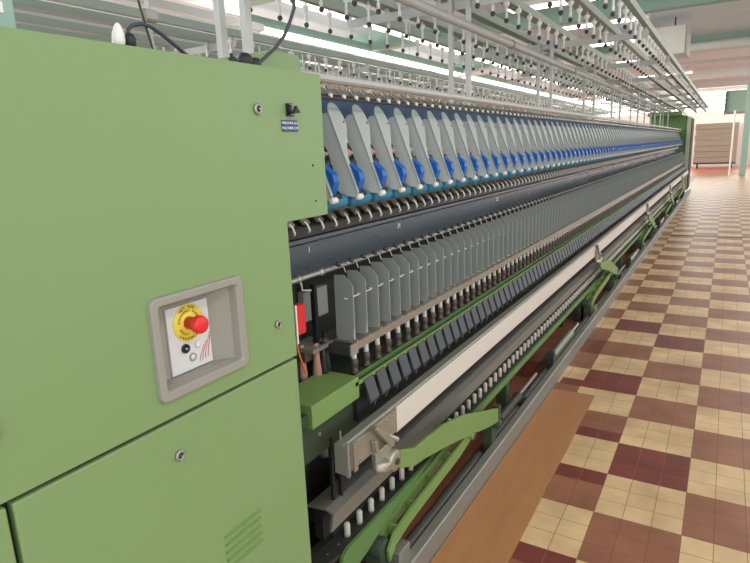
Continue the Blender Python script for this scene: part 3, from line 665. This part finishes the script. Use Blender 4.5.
# ================================================================== CREEL
def creel(xc, lab, full, ystart=1.0, cap=100, hstart=0):
    t = thing('overhead_creel', (xc, 8.6, 1.5), lab, 'creel')
    rails = [.70, .45, .13, -.13, -.45, -.70]
    for d in rails:
        w_ = {.70: .018, .45: .038, .13: .030}[abs(d)]
        k = MB().prism([(xc+d-w_, 2.17), (xc+d+w_, 2.17), (xc+d+w_, 2.215), (xc+d+w_-.004, 2.215), (xc+d+w_-.004, 2.176), (xc+d-w_+.004, 2.176), (xc+d-w_+.004, 2.215), (xc+d-w_, 2.215)], ystart, 18.6, LGREEN)
        k.build('creel_rail', t)
    k = MB(); k.tube([(xc+.065, 1.2, 2.0), (xc+.065, YE, 2.0)], .022, LGREY, 12)
    for y in [2.0+1.7*j for j in range(8)]: k.lathe((xc+.065, y, 2.0), (0, 1, 0), [(0, .026), (.03, .026)], GREYP, 12)
    k.build('lower_tube', t)
    for j in range(10):
        y = 1.35+1.7*j
        for s_ in (-1, 1):
            MB().box(xc+s_*.05-.011, xc+s_*.05+.011, y-.012, y+.012, 1.586, 2.23, LGREY).build('creel_post', t)
        k = MB().prism([(xc-.72, 2.115), (xc-.70, 2.10), (xc+.70, 2.10), (xc+.72, 2.115), (xc+.72, 2.14), (xc-.72, 2.14)], y+.018, y+.024, LGREY)
        k.box(xc-.72, xc+.72, y+.018, y+.045, 2.14, 2.146, LGREY)
        for d in rails: k.box(xc+d-.012, xc+d+.012, y+.02, y+.03, 2.14, 2.175, LGREY)
        k.build('cross_bar', t)
        if full:
            for d in (.45, -.45): MB().tube([(xc+d, y+.3, 2.02), (xc+d, y+.3, 2.17)], .006, LGREY, 6).build('drop_rod', t)
    hb_ = MB().tube([(0, 0, 2.150), (0, 0, 2.172)], .006, WHITE, 6)
    hb_.lathe((0, 0, 2.155), (0, 0, -1), [(0, .010), (.004, .016), (.014, .018), (.022, .013), (.030, .0065), (.058, .006), (.062, .009), (.086, .008), (.088, .005)], WHITE, 10)
    hb2 = MB().lathe((0, 0, 2.069), (0, 0, -1), [(0, .006), (.004, .011), (.012, .0135), (.020, .011), (.026, .004)], KNOB, 10)
    offs = [(xc+d, y) for d in (.68, .46, .17, -.26, -.45, -.71) for y in [ystart+.12+.218*k+.02*abs(d) for k in range(79)]]
    offs.sort(key=lambda p: (p[0]**2+p[1]**2))
    def vis(p):
        q = Vector((p[0], p[1], 2.06))-CAM; z = q.dot(F_)
        if z < .1: return False
        u = 375+FPX*q.dot(R_)/z; v_ = 281.5-FPX*q.dot(U_)/z
        return -10 < u < 760 and -15 < v_ < 150
    offs = [o for o in offs if vis(o) and o[1] > hstart]
    m1, m2 = hb_.mesh('bobbin_hanger'), hb2.mesh('brake_knob')
    for x, y in offs[:cap]:
        o = bpy.data.objects.new('bobbin_hanger', m1); COL.objects.link(o); o.parent = t; o.location = Vector((x, y, 0))-wloc(t)
        c = bpy.data.objects.new('brake_knob', m2); COL.objects.link(c); c.parent = o
    rest = [(x, y, 0) for x, y in offs[cap:]]
    r1 = hb_.shifted(rest); r2 = hb2.shifted(rest)
    for f_, m_, s_ in zip(r2.f, r2.m, r2.s):
        r1.f.append(tuple(i+len(r1.v) for i in f_)); r1.m.append(r1.mi(r2.mats[m_])); r1.s.append(s_)
    r1.v += r2.v
    o = r1.build('bobbin_hanger_row', t); o['kind'] = 'stuff'; o['label'] = 'farther bobbin hangers'
    return t
creel(-1.27, 'overhead creel rack of rails and white bobbin hangers above the spinning machine', True)
creel(-3.60, 'creel rack of the neighbouring machine behind, seen under the near one', False, ystart=1.4, hstart=3.0)

# ================================================================== NEIGHBOURING MACHINE
nb = thing('ring_spinning_frame', (-3.6, 8.6, 0), 'neighbouring spinning machine behind, seen above the green cabinet', 'spinning machine')
MB().box(-3.85, -3.35, 1.2, YE, .05, 1.56, DARK).build('machine_core', nb)
MB().prism([(-3.35, .70), (-3.21, .70), (-3.23, 1.30), (-3.37, 1.56)], 1.2, YE, ARM).build('front_cover', nb)
MB().box(-3.95, -3.27, .9, YE+.2, 1.57, 1.585, LGREY).build('top_shelf', nb)
MB().box(-4.05, -3.15, -.1, .85, 0, 1.6, GREEN).build('end_cabinet', nb, bevel=.01)
rb = MB().lathe((0, 0, 1.82), (0, 0, 1), [(0, .014), (.02, .045), (.13, .045), (.19, .02), (.20, .010)], PINKB, 12).tube([(0, 0, 1.80), (0, 0, 2.045)], .005, WHITE, 6)
rm = rb.mesh('roving_bobbin')
for k in range(60):
    o = bpy.data.objects.new('roving_bobbin', rm); COL.objects.link(o); o.location = (-2.93+.05*(k % 2), 3.2+.19*k, 0)
    tag(o, 'beige roving bobbin hanging in the neighbouring machine, one of a long row', 'bobbin', 'roving bobbins on the neighbouring machine')
repeat('stop_rod', MB().tube([(-3.0, 0, 1.585), (-3.0, 0, 2.17)], .006, WHITE, 6), [3.27+.17*k for k in range(77)], nb)
t = thing('service_duct', (-4.6, 8, 2.3), 'white service ducts running along behind the neighbouring creel', 'duct')
MB().box(-4.62, -4.5, -1, 5.5, 2.55, 2.70, WHITE).build('duct_run', t)
MB().box(-4.55, -4.47, -1, 5.5, 2.40, 2.50, LGREY).build('duct_run', t)
MB().box(-4.55, -4.43, -1, 5.5, 2.27, 2.36, WHITE).build('duct_run', t)
MB().box(-4.80, -4.7, -1, 5.5, 2.78, 2.86, LGREY).build('duct_run', t)
MB().box(-5.0, -4.9, -1, 5.5, 2.95, 3.12, WHITE).build('duct_run', t)
for y in (0, 5): MB().box(-4.9, -4.86, y, y+.04, 2.5, 3.95, LGREY).build('hanger_strap', t)

# ================================================================== FAR END OF THE HALL
def cart(x0, x1, y0, lab1):
    t = thing('stack_trolley', ((x0+x1)/2, y0+.5, 0), lab1, 'trolley')
    MB().box(x0, x1, y0, y0+1.1, .20, .26, DSTEEL).build('trolley_deck', t)
    for x in (x0+.15, x1-.15):
        for y in (y0+.15, y0+.95):
            MB().lathe((x-.02, y, .10), (1, 0, 0), [(0, .09), (.002, .10), (.038, .10), (.04, .09)], BLACK, 14).tube([(x, y, .1), (x, y, .2)], .02, DSTEEL, 8).build('wheel', t)
cart(-1.35, .33, 31.0, 'low dark trolley carrying tan cartons at the far end of the aisle')
k = 0
for z in range(7):
    zz = .262+z*.250
    tag(MB().box(-1.36+.015*(z % 2), .33, 31.02, 32.05, zz, zz+.243, CARTON).build('carton_layer', bevel=.012),
        'tan carton tray on the trolley at the far end, %s' % ('bottom of the stack', 'second from the bottom', 'third from the bottom', 'middle of the stack', 'third from the top', 'second from the top', 'topmost of the stack')[z], 'carton', 'tan carton trays on the trolley')
t = thing('green_far_machine', (.9, 27, 0), 'pale green machine housing at the far right edge of the photo', 'machine')
MB().box(-.22, 1.6, 27.0, 29.0, 2.30, 3.12, TEALB).build('upper_housing', t, bevel=.02)
MB().box(.40, .60, 24.9, 25.3, 0, 3.2, TEALB).build('front_column', t)
MB().box(.9, 1.6, 27, 29, 0, 2.3, WALLM).build('lower_housing', t)
MB().box(-.25, -.22, 26.9, 27.1, 2.2, 3.1, DSTEEL).build('edge_frame', t)
MB().tube([(.10, 24.9, 0), (.10, 24.9, 2.3)], .03, WHITE, 8).build('white_post', t)
tag(MB().box(-2.5, 1.4, 33.5, 33.7, 0, 2.0, WHITE).build('white_screen'), 'low white partition screen behind the cartons', 'partition')
